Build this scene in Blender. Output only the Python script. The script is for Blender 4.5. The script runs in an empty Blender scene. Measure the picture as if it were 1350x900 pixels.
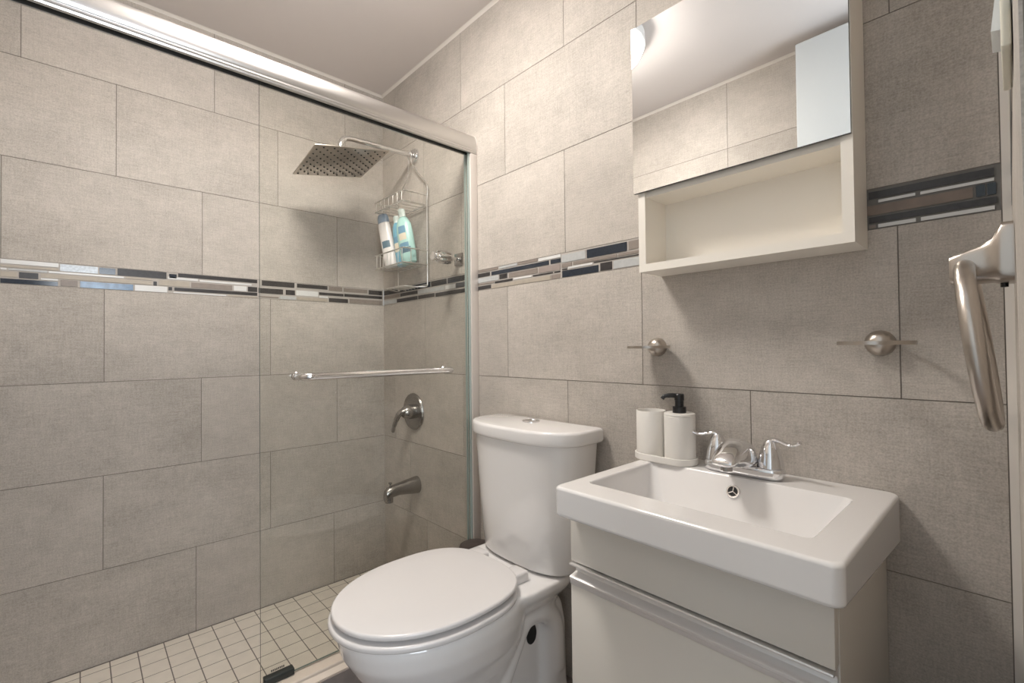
import bpy, bmesh, math, random
from mathutils import Vector, Matrix
random.seed(7)
PI = math.pi
S = bpy.context.scene
COL = S.collection

# ------------------------------------------------------------------ camera
YAW, PITCH, ROLL = 0.824454985, 0.0151649431, -0.0105643743
FPX = 616.571657
cam_d = bpy.data.cameras.new('camera'); cam = bpy.data.objects.new('camera', cam_d); COL.objects.link(cam)
F = Vector((-math.sin(YAW)*math.cos(PITCH), math.cos(YAW)*math.cos(PITCH), math.sin(PITCH)))
R0 = Vector((math.cos(YAW), math.sin(YAW), 0)); U0 = R0.cross(F)
Rr = R0*math.cos(ROLL)+U0*math.sin(ROLL); Ur = -R0*math.sin(ROLL)+U0*math.cos(ROLL)
M = Matrix.Identity(4)
for i in range(3):
    M[i][0] = Rr[i]; M[i][1] = Ur[i]; M[i][2] = -F[i]
M[0][3], M[1][3], M[2][3] = 2.02176, -1.05, 1.001
cam.matrix_world = M
cam_d.sensor_width = 36.0; cam_d.lens = 36.0*FPX/1350.0; cam_d.clip_start = 0.01
S.camera = cam

# ------------------------------------------------------------------ world (daylight of the hall), exposure
w = bpy.data.worlds.new('world'); S.world = w; w.use_nodes = True
w.node_tree.nodes['Background'].inputs[0].default_value = (0.86, 0.93, 1.0, 1)
w.node_tree.nodes['Background'].inputs[1].default_value = 0.5
S.view_settings.view_transform = 'Standard'; S.view_settings.look = 'None'
S.view_settings.gamma = 1.0; S.view_settings.use_curve_mapping = False
S.view_settings.exposure = 0.72
S.cycles.max_bounces = 16; S.cycles.diffuse_bounces = 8; S.cycles.glossy_bounces = 12; S.cycles.transparent_max_bounces = 16
S.cycles.use_denoising = True
LAMP_STRENGTH = 40.0
HALL_POWER = 36.0

# ------------------------------------------------------------------ materials
def new_mat(name):
    m = bpy.data.materials.new(name); m.use_nodes = True
    return m, m.node_tree, m.node_tree.nodes['Principled BSDF']

def mat(name, col, rough=0.5, metal=0.0, spec=0.5, coat=0.0, noise=0.0, nscale=40.0, bump=0.0, aniso=0.0):
    m, nt, b = new_mat(name)
    b.inputs['Base Color'].default_value = (*col, 1)
    b.inputs['Roughness'].default_value = rough
    b.inputs['Metallic'].default_value = metal
    b.inputs['Specular IOR Level'].default_value = spec
    b.inputs['Coat Weight'].default_value = coat
    b.inputs['Coat Roughness'].default_value = 0.05
    if noise > 0 or bump > 0:
        tc = nt.nodes.new('ShaderNodeTexCoord'); n = nt.nodes.new('ShaderNodeTexNoise')
        n.inputs['Scale'].default_value = nscale; n.inputs['Detail'].default_value = 5
        nt.links.new(tc.outputs['Object'], n.inputs['Vector'])
        if noise > 0:
            r = nt.nodes.new('ShaderNodeMapRange')
            r.inputs['To Min'].default_value = 1-noise; r.inputs['To Max'].default_value = 1+noise
            nt.links.new(n.outputs['Fac'], r.inputs['Value'])
            mx = nt.nodes.new('ShaderNodeVectorMath'); mx.operation = 'SCALE'
            mx.inputs[0].default_value = col
            nt.links.new(r.outputs[0], mx.inputs['Scale']); nt.links.new(mx.outputs[0], b.inputs['Base Color'])
        if bump > 0:
            bp = nt.nodes.new('ShaderNodeBump'); bp.inputs['Strength'].default_value = bump; bp.inputs['Distance'].default_value = 0.002
            nt.links.new(n.outputs['Fac'], bp.inputs['Height']); nt.links.new(bp.outputs[0], b.inputs['Normal'])
    return m

def tile_mat(name, dark, light, rough=0.42, weave=1.0):
    """porcelain tile printed like woven linen, each tile with its own tone"""
    m, nt, b = new_mat(name); N = nt.nodes; L = nt.links
    tc = N.new('ShaderNodeTexCoord'); sp = N.new('ShaderNodeSeparateXYZ'); L.new(tc.outputs['Object'], sp.inputs[0])
    h = N.new('ShaderNodeMath'); h.operation = 'ADD'; L.new(sp.outputs['X'], h.inputs[0]); L.new(sp.outputs['Y'], h.inputs[1])
    at = N.new('ShaderNodeAttribute'); at.attribute_name = 'tone'
    def noise(sh, sz, det=3.0):
        cx = N.new('ShaderNodeMath'); cx.operation = 'MULTIPLY'; L.new(h.outputs[0], cx.inputs[0]); cx.inputs[1].default_value = sh
        cz = N.new('ShaderNodeMath'); cz.operation = 'MULTIPLY'; L.new(sp.outputs['Z'], cz.inputs[0]); cz.inputs[1].default_value = sz
        off = N.new('ShaderNodeMath'); off.operation = 'MULTIPLY'; L.new(at.outputs['Fac'], off.inputs[0]); off.inputs[1].default_value = 37.0
        cb = N.new('ShaderNodeCombineXYZ'); L.new(cx.outputs[0], cb.inputs[0]); L.new(cz.outputs[0], cb.inputs[1]); L.new(off.outputs[0], cb.inputs[2])
        n = N.new('ShaderNodeTexNoise'); n.inputs['Scale'].default_value = 1.0; n.inputs['Detail'].default_value = det
        n.inputs['Roughness'].default_value = 0.6
        L.new(cb.outputs[0], n.inputs['Vector']); return n.outputs['Fac']
    def mul(a, k):
        q = N.new('ShaderNodeMath'); q.operation = 'MULTIPLY'; L.new(a, q.inputs[0]); q.inputs[1].default_value = k; return q.outputs[0]
    def add(a, c):
        q = N.new('ShaderNodeMath'); q.operation = 'ADD'; L.new(a, q.inputs[0])
        if isinstance(c, float): q.inputs[1].default_value = c
        else: L.new(c, q.inputs[1])
        return q.outputs[0]
    wv = add(mul(noise(260, 26), 0.34*weave), mul(noise(30, 330), 0.42*weave))
    fine = mul(noise(360, 360, 2.0), 0.80*weave)
    cloud = add(mul(noise(3.0, 5.0, 4.0), 0.62), mul(noise(16, 20, 3.0), 0.38))
    tot = add(add(add(wv, fine), cloud), mul(at.outputs['Fac'], 0.16))
    mean = (0.5*(0.34+0.42+0.80)*weave+0.5*1.0+0.08)
    val = add(tot, 0.5-mean)
    mix = N.new('ShaderNodeMix'); mix.data_type = 'RGBA'
    mix.inputs['A'].default_value = (*dark, 1); mix.inputs['B'].default_value = (*light, 1)
    L.new(val, mix.inputs['Factor']); L.new(mix.outputs['Result'], b.inputs['Base Color'])
    b.inputs['Roughness'].default_value = rough; b.inputs['Specular IOR Level'].default_value = 0.3
    bp = N.new('ShaderNodeBump'); bp.inputs['Strength'].default_value = 0.12; bp.inputs['Distance'].default_value = 0.001
    L.new(add(wv, fine), bp.inputs['Height']); L.new(bp.outputs[0], b.inputs['Normal'])
    return m

def brushed(name, col, rough=0.28, stretch=(4, 4, 260)):
    m, nt, b = new_mat(name); N = nt.nodes; L = nt.links
    b.inputs['Base Color'].default_value = (*col, 1); b.inputs['Metallic'].default_value = 1.0
    tc = N.new('ShaderNodeTexCoord'); mp = N.new('ShaderNodeMapping'); mp.inputs['Scale'].default_value = stretch
    n = N.new('ShaderNodeTexNoise'); n.inputs['Scale'].default_value = 6.0; n.inputs['Detail'].default_value = 4
    L.new(tc.outputs['Object'], mp.inputs[0]); L.new(mp.outputs[0], n.inputs['Vector'])
    r = N.new('ShaderNodeMapRange'); r.inputs['To Min'].default_value = rough-0.03; r.inputs['To Max'].default_value = rough+0.04
    L.new(n.outputs['Fac'], r.inputs['Value']); L.new(r.outputs[0], b.inputs['Roughness'])
    return m

def glass_mat(name, tint, gloss=1.0):
    m = bpy.data.materials.new(name); m.use_nodes = True; nt = m.node_tree; nt.nodes.clear()
    o = nt.nodes.new('ShaderNodeOutputMaterial'); t = nt.nodes.new('ShaderNodeBsdfTransparent'); g = nt.nodes.new('ShaderNodeBsdfGlossy')
    g.inputs['Roughness'].default_value = 0.02; g.inputs['Color'].default_value = (gloss, gloss, gloss, 1)
    t.inputs['Color'].default_value = (*tint, 1)
    f = nt.nodes.new('ShaderNodeFresnel'); f.inputs['IOR'].default_value = 1.5
    mx = nt.nodes.new('ShaderNodeMixShader')
    ge = nt.nodes.new('ShaderNodeNewGeometry'); iv = nt.nodes.new('ShaderNodeMath'); iv.operation = 'SUBTRACT'; iv.inputs[0].default_value = 1.0
    nt.links.new(ge.outputs['Backfacing'], iv.inputs[1])
    ml = nt.nodes.new('ShaderNodeMath'); ml.operation = 'MULTIPLY'
    nt.links.new(f.outputs[0], ml.inputs[0]); nt.links.new(iv.outputs[0], ml.inputs[1])
    nt.links.new(ml.outputs[0], mx.inputs[0]); nt.links.new(t.outputs[0], mx.inputs[1]); nt.links.new(g.outputs[0], mx.inputs[2])
    nt.links.new(mx.outputs[0], o.inputs[0]); return m

def emit(name, col, s):
    m, nt, b = new_mat(name)
    b.inputs['Base Color'].default_value = (0.9, 0.9, 0.88, 1)
    b.inputs['Emission Color'].default_value = (*col, 1); b.inputs['Emission Strength'].default_value = s
    return m

TILE = tile_mat('linen_tile', (0.285, 0.262, 0.232), (0.608, 0.558, 0.508), 0.6, 1.25)
GROUT = mat('grout', (0.19, 0.17, 0.15), 0.9, noise=0.2, nscale=60)
GROUT_L = mat('band_grout', (0.42, 0.39, 0.36), 0.9)
GROUT_D = mat('band_grout_grey', (0.17, 0.165, 0.155), 0.9)
MOS = {'K': mat('mosaic_slate', (0.035, 0.032, 0.032), 0.35, noise=0.5, nscale=120),
       'N': mat('mosaic_navy_glass', (0.025, 0.032, 0.045), 0.12, noise=0.5, nscale=150),
       'B': mat('mosaic_blue_marbled', (0.07, 0.13, 0.22), 0.15, noise=0.95, nscale=45),
       'W': mat('mosaic_white', (0.66, 0.66, 0.65), 0.25),
       'L': mat('mosaic_pale_glass', (0.45, 0.46, 0.46), 0.15, noise=0.15, nscale=80),
       'G': mat('mosaic_silver_glass', (0.46, 0.50, 0.54), 0.15, noise=0.4, nscale=140),
       'E': mat('mosaic_beige', (0.40, 0.355, 0.295), 0.4, noise=0.15, nscale=60),
       'T': mat('mosaic_taupe', (0.24, 0.205, 0.18), 0.4, noise=0.2, nscale=60),
       'P': mat('mosaic_rose_grey', (0.30, 0.255, 0.235), 0.4, noise=0.15, nscale=60),
       'S': mat('mosaic_wood_stone', (0.20, 0.155, 0.125), 0.45, noise=0.35, nscale=35),
       'D': mat('mosaic_black_glass', (0.008, 0.011, 0.014), 0.06)}
PAINT = mat('ceiling_paint', (0.72, 0.675, 0.655), 0.65, noise=0.03, nscale=3, bump=0.03)
CAULK = mat('caulk_white', (0.72, 0.68, 0.63), 0.5)
WHITE_PAINT = mat('white_paint', (0.80, 0.81, 0.81), 0.45)
DOOR_PAINT = mat('door_paint', (0.50, 0.525, 0.535), 0.5)
PORC = mat('porcelain', (0.77, 0.755, 0.745), 0.10, coat=0.5)
PLAST = mat('seat_plastic', (0.66, 0.64, 0.632), 0.22)
CABW = mat('cabinet_white', (0.70, 0.67, 0.615), 0.42)
CREAM = mat('cream_laminate', (0.84, 0.80, 0.73), 0.40)
CHROME = mat('chrome', (0.80, 0.80, 0.81), 0.07, metal=1.0)
NICKEL = mat('brushed_nickel', (0.52, 0.475, 0.43), 0.28, metal=1.0)
DNICKEL = brushed('dark_nickel', (0.36, 0.345, 0.33), 0.25)
ALU = mat('satin_aluminium', (0.84, 0.83, 0.825), 0.36, metal=0.7)
RAIL = mat('rail_aluminium', (0.66, 0.645, 0.63), 0.30, metal=1.0)
ALUP = mat('pale_aluminium', (0.66, 0.61, 0.57), 0.35, metal=0.35)
DARKALU = mat('rail_inside', (0.10, 0.10, 0.095), 0.45, metal=0.5)
BLACK = mat('black_plastic', (0.010, 0.010, 0.011), 0.35)
RUBBER = mat('guide_rubber', (0.02, 0.024, 0.022), 0.55)
MIRROR = mat('mirror_silver', (0.93, 0.94, 0.935), 0.0, metal=1.0)
CERAM = mat('matte_ceramic', (0.76, 0.735, 0.695), 0.55)
GLASS = glass_mat('clear_glass', (0.989, 0.992, 0.977))
GLASS_EDGE = mat('glass_edge', (0.11, 0.145, 0.13), 0.15)
SEAL = mat('clear_vinyl_seal', (0.36, 0.42, 0.40), 0.3)
BIN = mat('dark_brown_plastic', (0.055, 0.042, 0.038), 0.4)
SWITCH = mat('switch_cream', (0.74, 0.71, 0.60), 0.35)
SWITCH_W = mat('switch_white', (0.80, 0.82, 0.83), 0.35)
SFLOOR = mat('shower_tile', (0.74, 0.685, 0.61), 0.4, noise=0.10, nscale=25, bump=0.05)
FLOORT = mat('floor_tile', (0.22, 0.19, 0.175), 0.45, noise=0.25, nscale=30)
TRACKC = mat('track_cream', (0.70, 0.61, 0.52), 0.35, metal=0.2)
LAMP = emit('lamp_diffuser', (1.0, 0.94, 0.875), LAMP_STRENGTH)
WIRE = mat('wire_chrome', (0.80, 0.79, 0.77), 0.30, metal=1.0)
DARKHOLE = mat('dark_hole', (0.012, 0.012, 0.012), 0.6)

# ------------------------------------------------------------------ mesh helpers
def world_org(o):
    v = Vector((0, 0, 0))
    while o is not None:
        v += o.location; o = o.parent
    return v

def obj(name, bm, m, parent=None, smooth=35, mods=()):
    org = world_org(parent)
    if org.length: bmesh.ops.translate(bm, verts=bm.verts, vec=-org)
    bmesh.ops.recalc_face_normals(bm, faces=bm.faces)
    if smooth:
        lim = math.radians(smooth)
        for f in bm.faces: f.smooth = True
        for e in bm.edges:
            if len(e.link_faces) == 2:
                e.smooth = e.calc_face_angle(0) < lim
    me = bpy.data.meshes.new(name); bm.to_mesh(me); bm.free()
    for x in (m if isinstance(m, (list, tuple)) else [m]): me.materials.append(x)
    o = bpy.data.objects.new(name, me); COL.objects.link(o)
    if parent is not None: o.parent = parent
    return o

def thing(name, label, cat, loc, group=None):
    o = bpy.data.objects.new(name, None); COL.objects.link(o); o.location = loc
    o.empty_display_size = 0.05
    return tag(o, label, cat, group)

def wn(o):
    m = o.modifiers.new('weighted_normal', 'WEIGHTED_NORMAL'); m.keep_sharp = True; m.weight = 80
    return o

def tag(o, label, cat, group=None):
    o['label'] = label; o['category'] = cat
    if group: o['group'] = group
    return o

def struct(name, bm, m, smooth=0, label=None, cat=None):
    o = obj(name, bm, m, None, smooth); o['kind'] = 'structure'
    if label: o['label'] = label
    if cat: o['category'] = cat
    return o

def nb(): return bmesh.new()

def box(bm, x0, x1, y0, y1, z0, z1, mi=0, bev=0.0, seg=2):
    t = bmesh.new() if bev else bm
    vs = [t.verts.new(p) for p in ((x0,y0,z0),(x1,y0,z0),(x1,y1,z0),(x0,y1,z0),(x0,y0,z1),(x1,y0,z1),(x1,y1,z1),(x0,y1,z1))]
    fs = [t.faces.new([vs[i] for i in q]) for q in ((3,2,1,0),(4,5,6,7),(0,1,5,4),(1,2,6,5),(2,3,7,6),(3,0,4,7))]
    for f in fs: f.material_index = mi
    if bev:
        bmesh.ops.bevel(t, geom=t.edges[:], offset=bev, segments=seg, profile=0.5, affect='EDGES')
        merge(bm, t, mi)
    return bm

def merge(bm, t, mi=None, mat4=None):
    if mat4 is not None: bmesh.ops.transform(t, matrix=mat4, verts=t.verts)
    mp = {}
    for v in t.verts: mp[v] = bm.verts.new(v.co)
    for f in t.faces:
        try:
            g = bm.faces.new([mp[v] for v in f.verts]); g.material_index = f.material_index if mi is None else mi
        except ValueError: pass
    t.free(); return bm

def loft(bm, rings, cap0=True, cap1=True, mi=0, closed=True):
    V = [[bm.verts.new(p) for p in r] for r in rings]
    n = len(V[0])
    for a, b in zip(V, V[1:]):
        for i in range(n if closed else n-1):
            j = (i+1) % n
            f = bm.faces.new((a[i], a[j], b[j], b[i])); f.material_index = mi
    if cap0: bm.faces.new(V[0][::-1]).material_index = mi
    if cap1: bm.faces.new(V[-1]).material_index = mi
    return bm

def frame(d):
    d = d.normalized(); a = Vector((0, 0, 1)) if abs(d.z) < 0.9 else Vector((1, 0, 0))
    u = d.cross(a).normalized(); return u, d.cross(u).normalized()

def tube(bm, pts, r, seg=12, cap=True, mi=0, flat=None):
    """pts polyline, r radius or list; parallel-transport frame; flat=(k) squashes second axis"""
    P = [Vector(p) for p in pts]; n = len(P)
    R = r if isinstance(r, (list, tuple)) else [r]*n
    T = []
    for i in range(n):
        d = (P[min(i+1, n-1)]-P[max(i-1, 0)]); T.append(d.normalized())
    u, v = frame(T[0]); rings = []
    for i in range(n):
        if i:
            q = T[i-1].rotation_difference(T[i]); u = q @ u; v = q @ v
        k = 1.0 if flat is None else (flat[i] if isinstance(flat, (list, tuple)) else flat)
        rings.append([P[i]+u*R[i]*math.cos(2*PI*j/seg)+v*R[i]*k*math.sin(2*PI*j/seg) for j in range(seg)])
    return loft(bm, rings, cap, cap, mi)

def ring_tube(bm, c, ax1, ax2, R1, R2, r, n=48, seg=10, mi=0):
    """closed tube along an ellipse"""
    c = Vector(c); a = Vector(ax1).normalized(); b = Vector(ax2).normalized(); nn = a.cross(b)
    rows = []
    for i in range(n):
        t = 2*PI*i/n; p = c+a*R1*math.cos(t)+b*R2*math.sin(t)
        o = (a*math.cos(t)/R1+b*math.sin(t)/R2).normalized()
        rr = r(t) if callable(r) else r
        rows.append([bm.verts.new(p+o*rr*math.cos(2*PI*j/seg)+nn*rr*math.sin(2*PI*j/seg)) for j in range(seg)])
    for i in range(n):
        for j in range(seg):
            A, B = rows[i], rows[(i+1) % n]; k = (j+1) % seg
            bm.faces.new((A[j], A[k], B[k], B[j])).material_index = mi
    return bm

def lathe(bm, prof, c=(0,0,0), axis=(0,0,1), seg=32, mi=0, cap=True):
    """prof: list of (radius, height along axis)"""
    ax = Vector(axis).normalized(); u, v = frame(ax); c = Vector(c)
    rings = [[c+ax*h+u*max(r, 1e-5)*math.cos(2*PI*j/seg)+v*max(r, 1e-5)*math.sin(2*PI*j/seg) for j in range(seg)] for r, h in prof]
    return loft(bm, rings, cap, cap, mi)

def prism_y(bm, prof, y0, y1, mi=0):
    """profile of (x,z) extruded along y"""
    return loft(bm, [[(x, y0, z) for x, z in prof], [(x, y1, z) for x, z in prof]], mi=mi)

def prism_x(bm, prof, x0, x1, mi=0):
    return loft(bm, [[(x0, y, z) for y, z in prof], [(x1, y, z) for y, z in prof]], mi=mi)

def superring(cx, cy, a, b, z, e=2.5, n=48):
    out = []
    for i in range(n):
        t = 2*PI*i/n; c, s = math.cos(t), math.sin(t)
        out.append((cx+a*math.copysign(abs(c)**(2/e), c), cy+b*math.copysign(abs(s)**(2/e), s), z))
    return out

def smooth_path(pts, n=8):
    """Catmull-Rom through pts"""
    P = [Vector(p) for p in pts]; Q = [P[0]*2-P[1]]+P+[P[-1]*2-P[-2]]; out = []
    for i in range(1, len(Q)-2):
        for k in range(n):
            t = k/n; a, b, c, d = Q[i-1], Q[i], Q[i+1], Q[i+2]
            out.append(0.5*((2*b)+(c-a)*t+(2*a-5*b+4*c-d)*t*t+(3*b-a-3*c+d)*t**3))
    out.append(P[-1]); return out

# ------------------------------------------------------------------ room shell
Z = dict(F=0.0, T7=0.3001, T6=0.6026, T5=0.9064, M2=1.2091, M1=1.2817, L2=1.5868, L1=1.8936, C=2.2)
W_R = 2.0195            # right wall at the corner
Y_F = -1.31             # wall facing the sink wall
ZF = 0.045              # bathroom floor
G = 0.0010              # half a grout line

def tile_wall(name, place, rows, h0, h1, holes=()):
    """place(h, z, d) -> xyz, d metres in front of the grout plane. One mesh: backing slab and its tiles."""
    bm = nb(); lay = bm.faces.layers.float.new('tone')
    def quad(a, b, c, d, mi, tone=0.5):
        f = bm.faces.new([bm.verts.new(p) for p in (a, b, c, d)]); f.material_index = mi; f[lay] = tone
    def slab(ha, hb, za, zb, d0, d1, mi, tone):
        p = lambda h, z, d: place(h, z, d)
        quad(p(ha,za,d1), p(hb,za,d1), p(hb,zb,d1), p(ha,zb,d1), mi, tone)
        quad(p(ha,za,d0), p(ha,za,d1), p(ha,zb,d1), p(ha,zb,d0), mi, tone)
        quad(p(hb,za,d1), p(hb,za,d0), p(hb,zb,d0), p(hb,zb,d1), mi, tone)
        quad(p(ha,zb,d1), p(hb,zb,d1), p(hb,zb,d0), p(ha,zb,d0), mi, tone)
        quad(p(ha,za,d0), p(hb,za,d0), p(hb,za,d1), p(ha,za,d1), mi, tone)
    zmin, zmax = rows[0][0], rows[-1][1]
    slab(h0, h1, zmin, zmax, -0.06, -0.0012, 1, 0.5)
    quad(place(h0,zmin,-0.06), place(h0,zmax,-0.06), place(h1,zmax,-0.06), place(h1,zmin,-0.06), 1)
    for za, zb, j0, pitch in rows:
        if j0 is None: continue
        k = math.floor((h0-j0)/pitch); e = [h0]
        while True:
            k += 1; q = j0+k*pitch
            if q >= h1-0.004: break
            if q > h0+0.004: e.append(q)
        e.append(h1)
        for a, b in zip(e, e[1:]):
            slab(a+(G if a > h0 else 0), b-(G if b < h1 else 0), za+G, zb-G, -0.0012, 0.0, 0, random.random())
    return struct(name, bm, [TILE, GROUT])

ZZ = [('F','T7'),('T7','T6'),('T6','T5'),('T5','M2'),('M2','M1'),('M1','L2'),('L2','L1'),('L1','C')]
def rows(js, pitch=0.5): return [(Z[a], Z[b], j, pitch) for (a, b), j in zip(ZZ, js)]
tile_wall('wall_left', lambda h, z, d: (d, h, z), rows([-0.7402,-0.9925,-0.7239,-0.9912,None,-0.7207,-0.9623,-0.682]), Y_F, 0.0)
tile_wall('wall_back', lambda h, z, d: (h, -d, z), rows([0.87,1.25,1.125,1.3745,None,1.1221,1.37,1.125], 0.508), 0.0, 2.008)
tile_wall('wall_front', lambda h, z, d: (h, Y_F+d, z), rows([0.9,1.15,0.9,1.15,None,0.9,0.648,1.148]), 0.0, 2.03)
# right wall: a touch out of square, ends at the doorway
SL = 0.0061
def place_r(h, z, d): return (W_R-SL*h-d, h, z)
tile_wall('wall_right', place_r, rows([-0.25,-0.5,-0.25,-0.5,None,-0.5,-0.25,-0.5]), -0.78, 0.0)
tile_wall('wall_right_2', lambda h, z, d: (2.0275-d, h, z), rows([-1.25]*4+[None]+[-1.25]*3), Y_F, -1.235)
bm = nb(); box(bm, 2.0255, 2.09, -1.235, -0.78, 2.135, 2.2); struct('wall_right_3', bm, TILE)

# mosaic bands
def band(name, place, pieces, h0, h1, grout):
    bm = nb(); keys = list(MOS); zb, zt = Z['M2'], Z['M1']; H = zt-zb
    def slab(a, b, z0, z1, d0, d1, mi):
        P = [place(h, z, d) for d in (d0, d1) for h, z in ((a,z0),(b,z0),(b,z1),(a,z1))]
        v = [bm.verts.new(p) for p in P]
        for q in ((4,5,6,7),(0,1,5,4),(1,2,6,5),(2,3,7,6),(3,0,4,7),(3,2,1,0)):
            bm.faces.new([v[i] for i in q]).material_index = mi
    slab(h0, h1, zb, zt, -0.02, -0.0010, 0)
    for a, b, f0, f1, c in pieces:
        a = max(a, h0); b = min(b, h1)
        if b-a < 0.002: continue
        slab(a+0.0008, b-0.0008, zt-f1*H+0.0009, zt-f0*H-0.0009, -0.0012, 0.0004, 1+keys.index(c))
    return struct(name, bm, [grout]+[MOS[k] for k in keys])
ML=[(-1.222,-1.098,0,0.2,"W"),(-1.222,-1.098,0.23,0.34,"E"),(-1.096,-1.006,0.02,0.34,"G"),(-1.004,-0.963,0.03,0.33,"N"),(-0.959,-0.826,0,0.34,"K"),(-0.820,-0.797,0.06,0.28,"N"),(-0.794,-0.538,0,0.2,"K"),(-1.222,-1.208,0.36,0.46,"W"),(-1.206,-1.123,0.36,0.46,"L"),(-1.121,-0.941,0.36,0.46,"W"),(-0.938,-0.867,0.36,0.46,"E"),(-0.823,-0.733,0.2,0.34,"W"),(-0.730,-0.558,0.24,0.36,"W"),(-1.222,-1.187,0.5,0.74,"E"),(-1.184,-1.142,0.49,0.76,"K"),(-1.138,-0.868,0.49,0.68,"E"),(-0.864,-0.853,0.48,0.7,"K"),(-0.849,-0.759,0.38,0.67,"E"),(-0.755,-0.624,0.4,0.68,"T"),(-0.620,-0.575,0.4,0.68,"W"),(-0.572,-0.538,0.4,0.68,"K"),(-1.222,-1.099,0.79,1,"N"),(-1.138,-1.099,0.68,0.77,"W"),(-1.095,-1.054,0.7,0.98,"T"),(-1.050,-0.917,0.7,1,"B"),(-0.914,-0.824,0.7,1,"W"),(-0.822,-0.810,0.7,0.88,"K"),(-0.805,-0.538,0.7,0.88,"K"),(-0.808,-0.644,0.91,1,"W"),(-0.640,-0.538,0.91,1,"E"),(-0.523,-0.399,0,0.3,"K"),(-0.390,-0.263,0.02,0.26,"K"),(-0.258,-0.198,0.02,0.3,"T"),(-0.192,-0.080,0.05,0.3,"T"),(-0.075,-0.007,0.05,0.35,"K"),(-0.535,-0.443,0.42,0.72,"K"),(-0.434,-0.397,0.42,0.72,"K"),(-0.394,-0.303,0.4,0.72,"W"),(-0.300,-0.192,0.42,0.6,"K"),(-0.190,-0.007,0.4,0.6,"K"),(-0.258,-0.172,0.72,0.98,"K"),(-0.535,-0.460,0.85,0.95,"T"),(-0.390,-0.263,0.78,0.98,"E"),(-0.166,-0.007,0.68,0.98,"T"),(-0.456,-0.394,0.78,0.98,"L"),(-0.300,-0.261,0.64,0.76,"W"),(-1.31,-1.225,0.02,0.34,"K"),(-1.31,-1.225,0.4,0.66,"T"),(-1.31,-1.225,0.7,0.98,"E")]
MB=[(0.714,0.820,0,0.13,"T"),(0.824,0.916,0,0.13,"L"),(0.916,1.008,0,0.13,"T"),(1.012,1.104,0,0.15,"W"),(0.675,0.777,0.16,0.36,"K"),(0.784,1.056,0.17,0.37,"N"),(1.062,1.104,0.17,0.36,"N"),(1.106,1.197,0.06,0.4,"L"),(1.200,1.333,0.05,0.4,"N"),(1.337,1.411,0.05,0.38,"T"),(0.675,0.823,0.38,0.63,"L"),(0.826,0.867,0.38,0.62,"K"),(0.874,1.008,0.4,0.63,"T"),(1.012,1.102,0.39,0.66,"P"),(1.106,1.146,0.42,0.6,"T"),(1.151,1.302,0.42,0.56,"T"),(1.304,1.411,0.42,0.55,"T"),(0.675,0.798,0.66,0.74,"T"),(0.802,0.892,0.66,0.78,"K"),(0.896,0.982,0.66,0.76,"W"),(0.986,1.072,0.68,0.76,"K"),(1.077,1.102,0.68,0.76,"K"),(0.675,0.782,0.78,0.97,"K"),(0.784,1.062,0.8,1,"E"),(1.064,1.102,0.8,1,"T"),(1.108,1.129,0.63,0.7,"K"),(1.131,1.221,0.58,0.68,"W"),(1.108,1.241,0.71,1,"N"),(1.246,1.286,0.66,0.98,"K"),(1.224,1.411,0.57,0.63,"K"),(1.290,1.411,0.66,0.98,"L"),(0.003,0.200,0.05,0.36,"K"),(0.205,0.400,0.05,0.36,"N"),(0.405,0.515,0.05,0.36,"K"),(0.520,0.655,0.05,0.36,"K"),(0.003,0.150,0.4,0.62,"T"),(0.155,0.300,0.4,0.62,"K"),(0.305,0.500,0.42,0.66,"L"),(0.505,0.570,0.42,0.66,"W"),(0.575,0.655,0.4,0.68,"K"),(0.003,0.120,0.7,0.96,"L"),(0.125,0.300,0.72,0.95,"K"),(0.305,0.430,0.72,0.95,"K"),(0.435,0.655,0.74,0.97,"K"),(1.411,1.83,.05,.36,"K"),(1.411,1.6,.42,.62,"T"),(1.61,1.83,.42,.62,"L"),(1.411,1.83,.7,.97,"K")]
MR=[(1.842,2.002,0.06,0.26,"K"),(1.856,1.908,0.28,0.37,"W"),(1.913,2.002,0.28,0.37,"W"),(1.810,1.978,0.4,0.66,"S"),(1.980,1.992,0.38,0.66,"D"),(1.9925,2.004,0.38,0.66,"D"),(1.842,2.005,0.69,0.86,"K"),(1.855,1.908,0.88,0.99,"W"),(1.913,2.002,0.88,0.99,"W"),(1.842,1.853,0.88,0.99,"T")]
def rnd_band(h0, h1):
    out = []
    for f0, f1 in ((0.04,0.34),(0.38,0.64),(0.68,0.97)):
        h = h0
        while h < h1:
            n = h+random.uniform(0.05, 0.24); out.append((h, min(n, h1), f0, f1, random.choice('KKNTELW'))); h = n
    return out
band('trim_1', lambda h, z, d: (d, h, z), ML, Y_F, 0.0, GROUT_L)
band('trim_2', lambda h, z, d: (h, -d, z), MB, 0.0, 1.835, GROUT_L)
band('trim_3', lambda h, z, d: (h, -d, z), MR, 1.835, 2.008, GROUT_D)
band('trim_4', lambda h, z, d: (h, Y_F+d, z), rnd_band(0, 2.02), 0.0, 2.02, GROUT_L)
band('trim_5', place_r, rnd_band(-0.78, 0), -0.78, 0.0, GROUT_L)

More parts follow.
